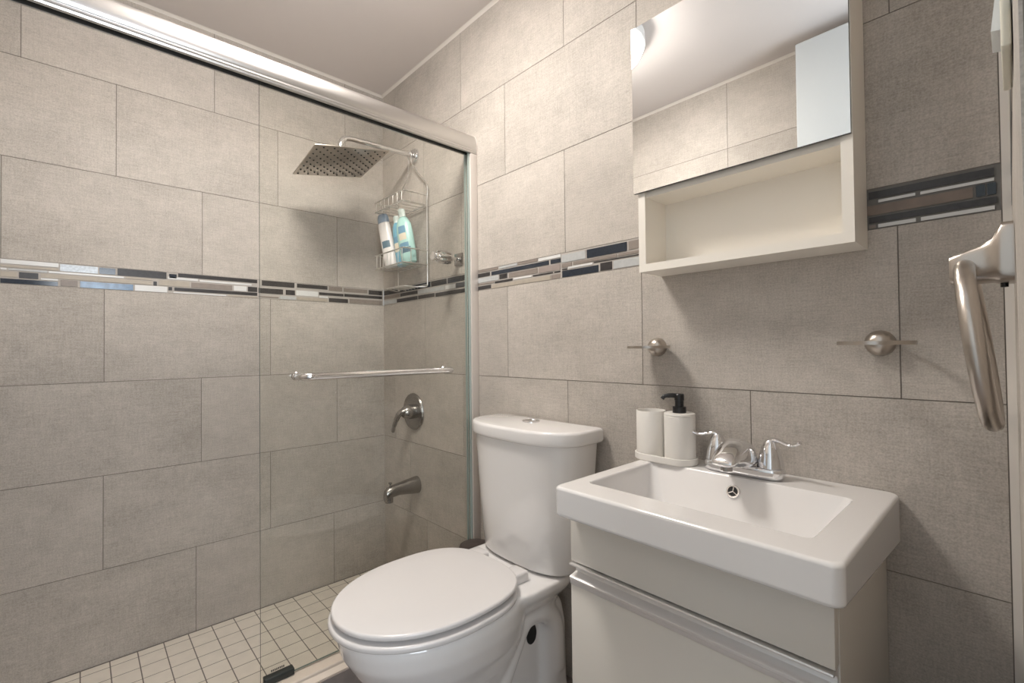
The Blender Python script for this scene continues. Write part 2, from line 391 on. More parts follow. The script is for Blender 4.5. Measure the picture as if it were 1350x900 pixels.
# ceiling with its caulk cove, corner strip, floors
bm = nb(); box(bm, -0.06, 3.1, Y_F-0.06, 0.06, 2.2, 2.26); struct('ceiling', bm, PAINT)
bm = nb()
def cove(bm, a, b, n1):
    a, b, n1 = Vector(a), Vector(b), Vector(n1)
    r = 0.009; ring = lambda p: [p, p+n1*r, p+n1*r*0.45-Vector((0,0,1))*r*0.45, p-Vector((0,0,1))*r]
    loft(bm, [ring(a), ring(b)])
cove(bm, (0,0,2.2), (2.019,0,2.2), (0,-1,0)); cove(bm, (0,Y_F,2.2), (0,0,2.2), (1,0,0)); cove(bm, (0,Y_F,2.2), (2.02,Y_F,2.2), (0,1,0))
struct('trim_6', bm, CAULK)
bm = nb(); box(bm, 2.0095, W_R+0.001, -0.0005, 0.06, 0.045, 2.2); box(bm, 2.008, 2.0095, 0.001, 0.06, 0.045, 2.2, 1)
struct('trim_7', bm, [CAULK, GROUT])
bm = nb()   # shower floor: square mosaic, one mesh
lay = 0.0705; box(bm, -0.06, 0.70, Y_F-0.06, 0.06, -0.05, -0.0004, 1)
yl = [-0.5525+lay*k for k in range(-11, 9)]; xl = [0.0385+lay*k for k in range(-1, 10)]
for y0 in yl:
    for x0 in xl:
        a, b, c, d = max(x0, 0.003)+0.0016, min(x0+lay, 0.69)-0.0016, max(y0, Y_F)+0.0016, min(y0+lay, -0.003)-0.0016
        if b-a > 0.004 and d-c > 0.004: box(bm, a, b, c, d, -0.003, 0.0, 0)
struct('floor_shower', bm, [SFLOOR, GROUT])
bm = nb()   # bathroom floor tiles
box(bm, 0.60, 3.1, Y_F-0.06, 0.06, -0.02, ZF-0.0015, 1)
for i in range(5):
    for j in range(3):
        box(bm, 0.76+0.5*i+0.0015, 0.76+0.5*i+0.4985, max(Y_F, -0.45*(j+1))+0.0015, -0.45*j-0.0015, ZF-0.004, ZF, 0)
struct('floor', bm, [FLOORT, GROUT])
bm = nb(); box(bm, 0.655, 0.746, Y_F, 0.0, -0.02, 0.118); struct('trim_8', bm, FLOORT)   # tiled shower curb

# doorway: casing, open door leaf, hall beyond
bm = nb(); box(bm, 2.0265, 2.10, -0.796, -0.781, ZF, 2.135, 0, 0.002); box(bm, 2.03, 2.10, -1.234, -1.219, ZF, 2.135, 0, 0.002)
box(bm, 2.0265, 2.10, -1.219, -0.796, 2.12, 2.135, 0, 0.002)
struct('door_frame_1', bm, WHITE_PAINT)
bm = nb(); box(bm, 1.462, 2.015, -1.215, -1.178, ZF+0.012, 2.155, 0, 0.002)
d = struct('door_1', bm, DOOR_PAINT)
for sy, yb in ((1, -1.178), (-1, -1.215)):
    bm = nb(); lathe(bm, [(0.026,0),(0.026,0.006),(0.011,0.008),(0.011,0.03),(0.027,0.036),(0.03,0.048),(0.022,0.06),(0.0,0.064)], (1.52, yb, 1.0), (0, sy, 0), 24)
    obj('door_knob', bm, NICKEL, d)
bm = nb(); box(bm, 3.0, 3.06, Y_F-0.9, 0.9, -0.02, 2.26); struct('wall_hall', bm, WHITE_PAINT)
bm = nb(); box(bm, 2.6, 3.1, Y_F-0.9, Y_F-0.06, -0.02, ZF); box(bm, 2.6, 3.1, 0.06, 0.9, -0.02, ZF); struct('floor_hall', bm, FLOORT)

# ceiling lamp
LX, LY = 0.930, -0.650
t = thing('ceiling_light', 'round white flush ceiling lamp, lit, seen only as the bright patch in the mirror', 'lamp', (LX, LY, 2.2))
bm = nb(); lathe(bm, [(0.165,0),(0.174,-0.006),(0.176,-0.044),(0.173,-0.0475),(0.168,-0.0475),(0.166,-0.030),(0.0,-0.028)], (LX, LY, 2.2), seg=64); obj('lamp_base', bm, WHITE_PAINT, t)
bm = nb(); lathe(bm, [(0.160,-0.0310),(0.1655,-0.036),(0.166,-0.060),(0.160,-0.072),(0.142,-0.081),(0.10,-0.086),(0.05,-0.088),(0.0,-0.0885)], (LX, LY, 2.2), seg=64); obj('diffuser', bm, LAMP, t)
la = bpy.data.lights.new('hall_daylight', 'AREA'); la.shape = 'RECTANGLE'; la.size = 0.9; la.size_y = 1.8; la.energy = HALL_POWER; la.color = (0.84, 0.92, 1.0)
lo = bpy.data.objects.new('hall_daylight', la); COL.objects.link(lo); lo.location = (2.95, -0.75, 1.25); lo.rotation_euler = (0, PI/2, 0)

# ------------------------------------------------------------------ shower door
t = thing('shower_door_frame', 'pale aluminium shower enclosure frame: rounded header rail, wall jamb and bottom track', 'shower frame', (0.70, -0.6, 0.118))
bm = nb()
prof = [(0.674,1.702),(0.678,1.702),(0.678,1.715),(0.700,1.715),(0.700,1.702),(0.707,1.700),(0.711,1.701),(0.7125,1.7045),(0.7105,1.7065),(0.7125,1.709),(0.7125,1.7125),(0.7105,1.7145),(0.7125,1.717),(0.7135,1.7215)]
for k in range(9):
    a = PI/2*k/8; prof.append((0.690+0.0245*math.cos(a*0.999)**0.75, 1.7245+0.046*math.sin(a)))
prof += [(0.678,1.769),(0.674,1.765)]
prism_y(bm, prof, Y_F+0.004, -0.003); obj('header_rail', bm, RAIL, t, 28)
bm = nb(); prism_y(bm, [(0.6785,1.7145),(0.6785,1.703),(0.6795,1.703),(0.6795,1.7135),(0.6985,1.7135),(0.6985,1.703),(0.6995,1.703),(0.6995,1.7145)], Y_F+0.01, -0.006); obj('rail_channel', bm, DARKALU, t, 20)
bm = nb(); prism_y(bm, [(x+(0.001 if x > 0.69 else -0.001), z+(0.001 if z > 1.74 else -0.001)) for x, z in prof if not (0.676 < x < 0.705 and z < 1.716)], -0.003, -0.0003); obj('end_cap', bm, ALUP, t, 28)
bm = nb(); prism_y(bm, [(0.684,0.1182),(0.684,0.141),(0.690,0.1415),(0.728,0.1405),(0.730,0.138),(0.7305,0.132),(0.742,0.122),(0.742,0.1182)], Y_F+0.004, -0.004)
obj('bottom_track', bm, TRACKC, t, 20)
bm = nb(); box(bm, 0.672, 0.712, -0.030, -0.0003, 0.142, 1.699, 0, 0.0012)
obj('wall_jamb', bm, ALUP, t, 30)
bm = nb(); box(bm, 0.679, 0.6835, -0.036, -0.030, 0.142, 1.699, 0)
box(bm, 0.7, 0.7045, -0.036, -0.030, 0.142, 1.699, 0); obj('vinyl_seal', bm, SEAL, t, 30)

t = thing('sliding_glass_panel', 'clear frameless glass shower panel with chrome towel bar, slid to the right', 'shower door', (0.69, -0.37, 0.145))
bm = nb(); box(bm, 0.688, 0.694, -0.708, -0.0305, 0.146, 1.712)
for f in bm.faces:
    f.material_index = 0 if abs(f.normal.x) > 0.5 else 1
bm.normal_update()
for f in bm.faces: f.material_index = 0 if abs(f.normal.x) > 0.5 else 1
obj('glass_pane', bm, [GLASS, GLASS_EDGE], t, 0)
bm = nb(); bx = 0.748
pts = [(0.6945,-0.618,0.932),(0.722,-0.618,0.932),(0.739,-0.614,0.932),(bx,-0.600,0.932),(bx,-0.585,0.932)]
tube(bm, smooth_path(pts, 5)+smooth_path([(bx,-0.57,0.932),(bx,-0.40,0.932),(bx,-0.20,0.932)], 3)+smooth_path([(bx,-0.172,0.932),(bx,-0.157,0.932),(0.739,-0.143,0.932),(0.722,-0.139,0.932),(0.6945,-0.139,0.932)], 5), 0.0100, 16)
obj('towel_bar', bm, CHROME, t)
for y in (-0.618, -0.139):
    bm = nb(); lathe(bm, [(0.012,0),(0.013,0.003),(0.010,0.007)], (0.6945, y, 0.932), (1,0,0), 24); obj('bar_mount', bm, CHROME, t)
    bm = nb(); lathe(bm, [(0.011,0),(0.011,0.004),(0.008,0.008),(0,0.009)], (0.6875, y, 0.932), (-1,0,0), 24); obj('bar_cap', bm, CHROME, t)
bm = nb(); box(bm, 0.680, 0.702, -0.700, -0.628, 0.1425, 0.160, 0, 0.002); obj('bottom_guide', bm, RUBBER, t)
bm = nb()   # worn etched stamp on the pane's corner, unreadable
for k in range(8): box(bm, 0.6941, 0.6943, -0.684+0.0042*k, -0.6812+0.0042*k, 0.170, 0.1755)
obj('etched_stamp', bm, DARKALU, t, 0)

# ------------------------------------------------------------------ shower fittings
SX = 0.292
t = thing('rain_shower', 'square brushed steel rain shower head on a curved wall arm', 'shower head', (SX, 0, 1.825))
bm = nb(); lathe(bm, [(0.031,0.0005),(0.031,0.006),(0.027,0.012),(0.016,0.016),(0.0,0.016)], (SX, 0, 1.825), (0,-1,0), 32); obj('wall_flange', bm, CHROME, t)
bm = nb(); arm = smooth_path([(SX,-0.015,1.825),(SX,-0.12,1.821),(SX,-0.24,1.817),(SX,-0.285,1.815),(SX,-0.312,1.806),(SX,-0.324,1.784),(SX,-0.325,1.755),(SX,-0.325,1.728)], 6)
tube(bm, arm, 0.0105, 18); obj('shower_arm', bm, CHROME, t)
HM = Matrix.Translation((SX, -0.325, 1.711)) @ Matrix.Rotation(math.radians(-2.3), 4, 'Z') @ Matrix.Rotation(math.radians(10.4), 4, 'X') @ Matrix.Rotation(math.radians(-4.2), 4, 'Y')
b2 = nb(); box(b2, -0.1375, 0.1375, -0.1375, 0.1375, 0.0, 0.004, 0, 0.0012)
lathe(b2, [(0.034,0.004),(0.030,0.008),(0.017,0.012),(0.015,0.024),(0.0,0.024)], (0,0,0), seg=24)
bm = nb(); merge(bm, b2, None, HM); plate = obj('head_plate', bm, NICKEL, t)
b2 = nb()
for i in range(14):
    for j in range(14):
        x, y = -0.1225+0.01885*i, -0.1225+0.01885*j
        if (i+j) % 2 == 0: lathe(b2, [(0.0036,0.0005),(0.0034,-0.0012),(0.0022,-0.0026)], (x, y, 0), seg=8)
bm = nb(); merge(bm, b2, None, HM); o = obj('nozzles', bm, RUBBER, plate); o['kind'] = 'stuff'

t = thing('shower_valve', 'round dark nickel shower valve plate with single lever handle', 'shower valve', (0.268, 0, 0.738))
c = (0.268, 0, 0.738)
bm = nb(); lathe(bm, [(0.076,0.0005),(0.078,0.004),(0.075,0.010),(0.066,0.010),(0.060,0.006),(0.03,0.008),(0.0,0.008)], c, (0,-1,0), 48); obj('escutcheon', bm, DNICKEL, t)
bm = nb(); lathe(bm, [(0.031,0.007),(0.030,0.03),(0.027,0.046),(0.020,0.055),(0.0,0.058)], c, (0,-1,0), 32)
obj('valve_hub', bm, DNICKEL, t)
bm = nb(); tube(bm, smooth_path([(0.270,-0.044,0.746),(0.260,-0.064,0.735),(0.250,-0.074,0.711),(0.242,-0.081,0.683),(0.237,-0.085,0.657)], 6), [0.019]*5+[0.0175]*4+[0.0155]*5+[0.013]*5+[0.011]*6, 14, flat=0.7); obj('lever', bm, DNICKEL, t)

t = thing('tub_spout', 'dark nickel tub spout with diverter knob low on the shower wall', 'spout', (0.288, 0, 0.432))
bm = nb(); rings = []
for y, zc, rx, rz in [(-0.0005,0.432,0.033,0.036),(-0.012,0.432,0.032,0.035),(-0.05,0.432,0.027,0.030),(-0.09,0.431,0.023,0.025),(-0.118,0.427,0.021,0.024),(-0.136,0.421,0.020,0.026),(-0.147,0.414,0.017,0.024),(-0.151,0.409,0.010,0.016)]:
    rings.append([(0.288+rx*math.cos(2*PI*k/28), y, zc+rz*math.sin(2*PI*k/28)) for k in range(28)])
loft(bm, rings); lathe(bm, [(0.016,0),(0.0165,0.03),(0.0155,0.031)], (0.288,-0.131,0.386), (0,0,1), 20); obj('spout_body', bm, DNICKEL, t)
bm = nb(); lathe(bm, [(0.0035,0),(0.0035,0.010),(0.007,0.012),(0.007,0.017),(0.0,0.019)], (0.288,-0.126,0.447), seg=16); obj('diverter_knob', bm, DNICKEL, t)

t = thing('shower_stop_valve', 'small ribbed chrome knob on a square wall plate inside the shower', 'valve', (0.600, 0, 1.338))
bm = nb(); box(bm, 0.576, 0.624, -0.007, -0.0004, 1.316, 1.361, 0, 0.002); obj('wall_plate', bm, DNICKEL, t)
bm = nb(); lathe(bm, [(0.007,0.006),(0.007,0.045)], (0.600,0,1.338), (0,-1,0), 16); obj('spindle', bm, CHROME, t)
bm = nb(); rings = []
for h, r in [(0.040,0.010),(0.043,0.021),(0.060,0.023),(0.098,0.021),(0.101,0.015),(0.108,0.013),(0.116,0.017),(0.120,0.015),(0.121,0.004)]:
    rings.append([(0.600+(r*(1+(0.09 if 0.05 < h < 0.1 else 0)*math.cos(8*2*PI*k/64)))*math.cos(2*PI*k/64), -h, 1.338+(r*(1+(0.09 if 0.05 < h < 0.1 else 0)*math.cos(8*2*PI*k/64)))*math.sin(2*PI*k/64)) for k in range(64)])
loft(bm, rings); obj('ribbed_knob', bm, CHROME, t)

# caddy and bottles
CX0, CX1, CY0, CY1 = 0.165, 0.40, -0.014, -0.122
t = thing('shower_caddy', 'wire shower caddy of two baskets hanging from the shower arm', 'caddy', (SX, -0.02, 1.81))
bm = nb(); wr = 0.0026
cm = (CX0+CX1)/2
for s, xx in ((-1, CX0), (1, CX1)):
    tube(bm, smooth_path([(SX+s*0.001,-0.030,1.8395),(SX+s*0.014,-0.030,1.825),(SX+s*0.010,-0.026,1.79),(SX+s*0.045,-0.016,1.735),(xx,-0.014,1.67),(xx,-0.014,1.60),(xx,-0.014,1.44),(xx,-0.014,1.30),(xx,-0.014,1.262)], 6), wr, 8)
obj('hanger_wire', bm, WIRE, t)
def basket(name, ztop, zbot, depth, ns):
    bm = nb(); yb, yf = CY0, CY0-depth
    rect = lambda z, e=0.0: smooth_path([(CX0,yb,z),(CX0,(yb+yf)/2,z),(CX0+0.002,yf+0.004,z),(CX0+0.008,yf,z),(cm,yf,z),(CX1-0.008,yf,z),(CX1-0.002,yf+0.004,z),(CX1,(yb+yf)/2,z),(CX1,yb,z)], 4)
    tube(bm, rect(ztop), wr, 8); tube(bm, rect(zbot), wr, 8); tube(bm, [(CX0,yb,zbot),(CX1,yb,zbot)], wr, 8)
    for k in range(ns):
        x = CX0+0.012+(CX1-CX0-0.024)*k/(ns-1)
        tube(bm, [(x,yb,zbot),(x,yf,zbot),(x,yf,ztop)], 0.0017, 6)
    for y in (yb-0.035, yb-0.075):
        for xx in (CX0, CX1): tube(bm, [(xx,y,zbot),(xx,y,ztop)], 0.0017, 6)
    obj(name, bm, WIRE, t)
basket('upper_basket', 1.628, 1.588, 0.108, 7)
basket('lower_basket', 1.402, 1.345, 0.108, 8)
bm = nb()
tube(bm, smooth_path([(CX0,-0.014,1.264),(CX0+0.01,-0.016,1.257),(CX0+0.03,-0.05,1.256),(CX0+0.05,-0.095,1.258),(cm,-0.1,1.258),(CX1-0.05,-0.095,1.258),(CX1-0.03,-0.05,1.256),(CX1-0.01,-0.016,1.257),(CX1,-0.014,1.264)], 5), wr, 8)
for k in range(5):
    x = cm-0.05+0.025*k; tube(bm, [(x,-0.016,1.258),(x,-0.098,1.258)], 0.0017, 6)
tube(bm, [(CX0,-0.014,1.264),(CX1,-0.014,1.264)], wr, 8)
obj('soap_tray', bm, WIRE, t)

def bottle(name, label, x, y, z, prof, mats, lean, flat=0.62, capn=None, rot=0.0, labels=()):
    t = thing(name, label, 'bottle', (x, y, z), 'bottles in the shower caddy')
    MX = Matrix.Translation((x, y, z)) @ Matrix.Rotation(lean[1], 4, 'Y') @ Matrix.Rotation(lean[0], 4, 'X') @ Matrix.Rotation(rot, 4, 'Z')
    body, cap = prof
    def rg(r, h): return [(r*math.cos(2*PI*k/28), (r*flat if r > 0.014 else r)*math.sin(2*PI*k/28), h) for k in range(28)]
    b2 = nb(); loft(b2, [rg(r, h) for r, h in body]); bm = nb(); merge(bm, b2, None, MX); obj('bottle_body', bm, mats[0], t)
    b2 = nb(); loft(b2, [rg(r, h) for r, h in cap]); bm = nb(); merge(bm, b2, None, MX); obj('bottle_cap', bm, mats[1], t)
    for (h0, h1, a0, a1, m, bars) in labels:
        b2 = nb()
        def rad(h):
            for (ra, ha), (rb, hb) in zip(body, body[1:]):
                if ha <= h <= hb: return ra+(rb-ra)*(h-ha)/max(hb-ha, 1e-6)
            return body[-1][0]
        rr = []
        for k in range(5):
            h = h0+(h1-h0)*k/4; r = rad(h)+0.0007
            row = [(r*math.cos(a0+(a1-a0)*q/10), r*flat*math.sin(a0+(a1-a0)*q/10), h) for q in range(11)]
            inn = [((r-0.0005)*math.cos(a0+(a1-a0)*q/10), (r-0.0005)*flat*math.sin(a0+(a1-a0)*q/10), h) for q in range(10, -1, -1)]
            rr.append(row+inn)
        loft(b2, rr); bm = nb(); merge(bm, b2, None, MX); obj('bottle_label', bm, m, t)
    return t
B_WHITE = mat('bottle_white', (0.74, 0.71, 0.69), 0.3); B_BLUECAP = mat('cap_blue_grey', (0.24, 0.31, 0.40), 0.35)
B_MINT = mat('bottle_mint', (0.42, 0.66, 0.62), 0.25); B_CAPW = mat('cap_mint_white', (0.66, 0.74, 0.70), 0.35)
B_BLUE = mat('bottle_blue', (0.17, 0.40, 0.52), 0.3); L_DARK = mat('label_slate', (0.10, 0.17, 0.22), 0.4); L_BLUE = mat('label_blue', (0.15, 0.30, 0.42), 0.4)
L_CREAM = mat('label_cream', (0.66, 0.60, 0.48), 0.4)
zb = 1.3485
FA = -PI/2   # outward face
bottle('shampoo_bottle', 'white bottle with blue-grey cap leaning at the left of the caddy', 0.228, -0.080, zb,
       ([(0.020,0),(0.027,0.003),(0.029,0.03),(0.029,0.12),(0.028,0.18),(0.026,0.198)], [(0.0262,0.199),(0.026,0.224),(0.021,0.236),(0.0,0.238)]),
       (B_WHITE, B_BLUECAP), (math.radians(4), math.radians(-12)), 0.62, rot=0.5, labels=[(0.085,0.115,FA-0.55,FA+0.75,L_DARK,0)])
bottle('shampoo_bottle', 'blue bottle with pale cap between the white and the mint bottle', 0.296, -0.062, zb,
       ([(0.020,0),(0.027,0.003),(0.029,0.03),(0.028,0.13),(0.024,0.17),(0.014,0.185)], [(0.0135,0.186),(0.0135,0.21),(0.012,0.216),(0.0,0.217)]),
       (B_BLUE, B_CAPW), (math.radians(3), math.radians(-11)), 0.6, rot=0.5, labels=[(0.10,0.125,FA-0.8,FA+0.6,L_BLUE,0),(0.06,0.098,FA-0.8,FA+0.6,L_CREAM,0)])
bottle('shampoo_bottle', 'large mint green bottle with pale flip cap at the right of the caddy', 0.358, -0.070, zb,
       ([(0.024,0),(0.033,0.004),(0.036,0.04),(0.036,0.13),(0.033,0.165),(0.022,0.190),(0.0145,0.197)], [(0.0155,0.198),(0.0155,0.224),(0.014,0.23),(0.0,0.231)]),
       (B_MINT, B_CAPW), (math.radians(3), math.radians(-11)), 0.62, rot=0.45, labels=[(0.125,0.155,FA-0.5,FA+0.45,L_BLUE,0),(0.096,0.124,FA-0.5,FA+0.45,L_CREAM,0),(0.066,0.084,FA-0.6,FA+0.6,L_BLUE,0),(0.042,0.064,FA-0.55,FA+0.8,L_DARK,0)])

# ------------------------------------------------------------------ toilet
TC = 1.043; TK = 1.051
t = thing('toilet', 'white two-piece toilet with closed oval lid and dual flush tank', 'toilet', (TC, -0.35, ZF))
def egg(z, hw, yf, yb, yw, ef=2.0, eb=2.6, n=64, cx=TC):
    out = []
    for i in range(n):
        a = 2*PI*i/n; c, s = math.cos(a), math.sin(a)
        e = eb if s > 0 else ef; L = (yb-yw) if s > 0 else (yw-yf)
        out.append((cx+hw*math.copysign(abs(c)**(2/e), c), yw+L*math.copysign(abs(s)**(2/e), s), z))
    return out
bm = nb()   # bowl, foot, trapway and deck: one porcelain body
loft(bm, [egg(ZF+0.0006,0.098,-0.510,-0.20,-0.34), egg(ZF+0.02,0.102,-0.515,-0.20,-0.34), egg(0.10,0.098,-0.508,-0.20,-0.34), egg(0.17,0.104,-0.522,-0.20,-0.35),
          egg(0.23,0.126,-0.560,-0.19,-0.37), egg(0.29,0.156,-0.606,-0.18,-0.39), egg(0.34,0.172,-0.636,-0.18,-0.41), egg(0.375,0.177,-0.645,-0.18,-0.415), egg(0.394,0.175,-0.643,-0.18,-0.415)])
loft(bm, [superring(TC,-0.21,0.078,0.15,z,3.0) for z in (ZF+0.0006, 0.15, 0.26, 0.35)])
loft(bm, [superring(TC,-0.078,a,b,z,3.2) for z, a, b in ((ZF+0.0006,0.116,0.056),(0.08,0.112,0.050),(0.16,0.111,0.049),(0.24,0.109,0.049),(0.285,0.098,0.047),(0.315,0.07,0.042))])
rings = []   # raised trapway rib sweeping along the side of the foot
for s in (-1, 1):
    tube(bm, smooth_path([(TC+s*0.078,-0.35,0.10),(TC+s*0.082,-0.29,0.15),(TC+s*0.082,-0.235,0.235),(TC+s*0.08,-0.19,0.29),(TC+s*0.085,-0.12,0.285),(TC+s*0.088,-0.085,0.24),(TC+s*0.088,-0.08,0.12)], 6), 0.030, 12)
loft(bm, [superring(TC,-0.265,0.130,0.225,ZF+z,2.8) for z in (0.0006, 0.014, 0.020)])
loft(bm, [superring(TC,-0.165,a,b,z,4.0) for z, a, b in ((0.275,0.085,0.12),(0.32,0.112,0.130),(0.36,0.148,0.136),(0.379,0.160,0.138),(0.399,0.162,0.138))])
bowl = obj('bowl', bm, PORC, t, 0)
r = bowl.modifiers.new('remesh', 'REMESH'); r.mode = 'VOXEL'; r.voxel_size = 0.005; r.use_smooth_shade = True
sm = bowl.modifiers.new('smooth', 'SMOOTH'); sm.factor = 0.5; sm.iterations = 10
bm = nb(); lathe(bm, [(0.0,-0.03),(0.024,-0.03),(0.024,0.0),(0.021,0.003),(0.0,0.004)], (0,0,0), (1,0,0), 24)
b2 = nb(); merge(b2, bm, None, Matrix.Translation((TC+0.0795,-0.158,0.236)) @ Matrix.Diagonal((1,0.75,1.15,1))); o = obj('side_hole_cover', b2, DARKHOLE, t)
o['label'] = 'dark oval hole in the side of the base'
for s in (-1, 1):
    bm = nb(); lathe(bm, [(0.014,0.0),(0.014,0.008),(0.010,0.016),(0.0,0.018)], (TC+s*0.118,-0.30,ZF+0.012), seg=20); obj('bolt_cap', bm, PLAST, t)
def slab_rings(fn, z0, z1, rb):
    """fn(inset, z): rounded-edge slab"""
    out = []
    for k in range(5):
        a = PI/2*(1-k/4); out.append(fn(rb*(1-math.cos(a)), z0+rb*(1-math.sin(a))))
    for k in range(5):
        a = PI/2*k/4; out.append(fn(rb*(1-math.cos(a)), z1-rb+rb*math.sin(a)))
    return out
bm = nb(); loft(bm, slab_rings(lambda i, z: egg(z, 0.185-i, -0.661+i, -0.228-i, -0.425, 2.05, 2.9), 0.3970, 0.4120, 0.006)); seat = obj('seat', bm, PLAST, t)
bm = nb()
R = slab_rings(lambda i, z: egg(z, 0.1785-i, -0.655+i, -0.222-i, -0.425, 2.05, 2.9), 0.4195, 0.4325, 0.0055)
for k in range(1, 5): R.append(egg(0.4325+0.003*math.sin(PI/2*k/4), (0.1785-0.0055)*(1-0.24*k), -0.425-(0.230-0.0055)*(1-0.24*k), -0.425+0.2*(1-0.24*k), -0.425, 2.05, 2.9))
loft(bm, R); obj('seat_lid', bm, PLAST, t)
for s in (-1, 1):
    bm = nb(); box(bm, TC+s*0.080-0.026, TC+s*0.080+0.026, -0.236, -0.190, 0.397, 0.425, 0, 0.006, 3); obj('hinge', bm, PLAST, t)
def dring(z, hw, yb, yf, n=40):
    """D outline: flat back, curved front"""
    out = []; ys = yb-(yb-yf)*0.40; rc = 0.012
    for i in range(n+1):
        a = PI*i/n; c, s = math.cos(a), math.sin(a)
        out.append((TK+hw*math.copysign(abs(c)**(2/2.9), c), ys-(ys-yf)*abs(s)**(2/2.3), z))
    out += [(TK-hw, yb-rc, z), (TK-hw+rc*0.3, yb-rc*0.3, z), (TK-hw+rc, yb, z), (TK+hw-rc, yb, z), (TK+hw-rc*0.3, yb-rc*0.3, z), (TK+hw, yb-rc, z)]
    return out
bm = nb(); loft(bm, [dring(0.403,0.158,-0.045,-0.155), dring(0.407,0.166,-0.037,-0.165), dring(0.413,0.170,-0.035,-0.169), dring(0.56,0.185,-0.026,-0.177), dring(0.75,0.199,-0.020,-0.186)])
obj('tank', bm, PORC, t)
bm = nb(); loft(bm, slab_rings(lambda i, z: dring(z, 0.212-i, -0.009-i, -0.196+i), 0.7465, 0.786, 0.009)); lid = obj('tank_lid', bm, PORC, t)
bm = nb(); lathe(bm, [(0.026,0.0),(0.026,0.003),(0.0235,0.0045),(0.0225,0.003),(0.0,0.003)], (TK-0.006,-0.074,0.786), seg=40); fb = obj('flush_button', bm, CHROME, lid)
bm = nb(); box(bm, TK-0.026, TK+0.014, -0.0745, -0.0735, 0.7885, 0.7893); obj('button_split', bm, DARKALU, fb, 0)

# waste bin behind the toilet
t = thing('waste_bin', 'dark brown round bin squeezed between toilet tank and shower curb', 'bin', (0.803, -0.08, ZF))
bm = nb(); lathe(bm, [(0.038,0),(0.042,0.004),(0.052,0.296),(0.0,0.296)], (0.808,-0.100,ZF+0.0006), seg=40); obj('bin_body', bm, BIN, t)
bm = nb(); lathe(bm, [(0.054,0.2965),(0.0545,0.309),(0.050,0.317),(0.03,0.322),(0.0,0.324)], (0.808,-0.100,ZF+0.0006), seg=40); obj('bin_lid', bm, BIN, t)

# ------------------------------------------------------------------ vanity
VX0, VX1, VYF = 1.418, 1.857, -0.340
t = thing('vanity_cabinet', 'off-white vanity cabinet with long aluminium pull under the sink', 'cabinet', (1.6375, -0.17, ZF))
bm = nb()
for q in ((VX0, VX0+0.016, VYF+0.019, -0.0015, ZF+0.0006, 0.6878), (VX1-0.016, VX1, VYF+0.019, -0.0015, ZF+0.0006, 0.6878), (VX0+0.016, VX1-0.016, -0.01, -0.0015, ZF+0.0006, 0.60), (VX0+0.016, VX1-0.016, VYF+0.019, -0.01, ZF+0.06, ZF+0.076)):
    box(bm, *q)
obj('cabinet_body', bm, CABW, t, 0)
bm = nb(); box(bm, VX0, VX1-0.001, VYF, VYF+0.0185, 0.5845, 0.688, 0, 0.001); obj('top_panel', bm, CABW, t, 30)
bm = nb(); box(bm, VX0+0.0005, VX1-0.002, VYF-0.001, VYF+0.0185, ZF+0.06, 0.541, 0, 0.001); dr = obj('drawer_front', bm, CABW, t, 30)
bm = nb()
pf = [(-0.0055,0.5815),(-0.0065,0.5795),(-0.0055,0.5775),(0.006,0.576),(0.0125,0.570),(0.0138,0.565),(0.0125,0.5605),(0.004,0.558),(-0.003,0.5575),(-0.0062,0.555),(-0.0062,0.551),(-0.0045,0.549),(-0.0045,0.5435),(-0.0035,0.5415),(0.018,0.5415),(0.018,0.5815)]
prism_x(bm, [(VYF+a, z) for a, z in pf], VX0+0.001, VX1-0.002); obj('drawer_pull', bm, ALU, dr, 40)
bm = nb(); box(bm, VX0, VX1, VYF-0.001, VYF+0.018, ZF+0.001, ZF+0.058, 0, 0.001); obj('kickboard', bm, CABW, t, 30)

# sink
SX0, SX1, SYF, SZ = 1.4215, 1.8785, -0.394, 0.742
t = thing('sink', 'white rectangular ceramic vanity sink with overflow hole', 'sink', (1.65, -0.2, 0.69))
def rrect(x0, x1, y0, y1, z, r, n=7):
    out = []
    for cx, cy, a0 in ((x1-r, y1-r, 0), (x0+r, y1-r, PI/2), (x0+r, y0+r, PI), (x1-r, y0+r, 1.5*PI)):
        for k in range(n): a = a0+PI/2*k/(n-1); out.append((cx+r*math.cos(a), cy+r*math.sin(a), z))
    return out
bm = nb()
def outer(i, z, r=0.014): return rrect(SX0+i, SX1-i, SYF+i, -0.0015-(i*0.2), z, r)
def zdrop(y):
    q = max(0.0, min(1.0, (y+0.26)/0.24)); return 0.030*q*q*(3-2*q)
def low(i, z): return [(x, y, zz-zdrop(y)) for x, y, zz in outer(i, z)]
R = [rrect(SX0+0.03, SX1-0.03, SYF+0.055, -0.0015, 0.686, 0.012)]
for k in range(6):
    a = PI/2*k/5; R.append(low(0.008*(1-math.sin(a)), 0.686+0.008*(1-math.cos(a))))
for k in range(6):
    a = PI/2*k/5; R.append(outer(0.006*(1-math.cos(a)), 0.736+0.006*math.sin(a)))
BX0, BX1, BY0, BY1 = 1.4530, 1.829, -0.329, -0.094
def inner(i, z, r=0.014, back=0.0): return rrect(BX0+i, BX1-i, BY0+i, BY1-i-back, z, r)
R += [inner(-0.003, 0.742, 0.016), inner(-0.0012, 0.7415), inner(0.0004, 0.7402), inner(0.0012, 0.738), inner(0.008, 0.712, 0.02, 0.006), inner(0.020, 0.672, 0.03, 0.012), inner(0.036, 0.655, 0.04, 0.014), inner(0.07, 0.649, 0.05, 0.02), inner(0.105, 0.647, 0.02, 0.02)]
loft(bm, R, cap0=False, cap1=True)
wn(obj('basin', bm, PORC, t, 50))
bm = nb(); oc = (1.637, BY1-0.0128, 0.7155); od = Vector((0,-1,0.48)).normalized()
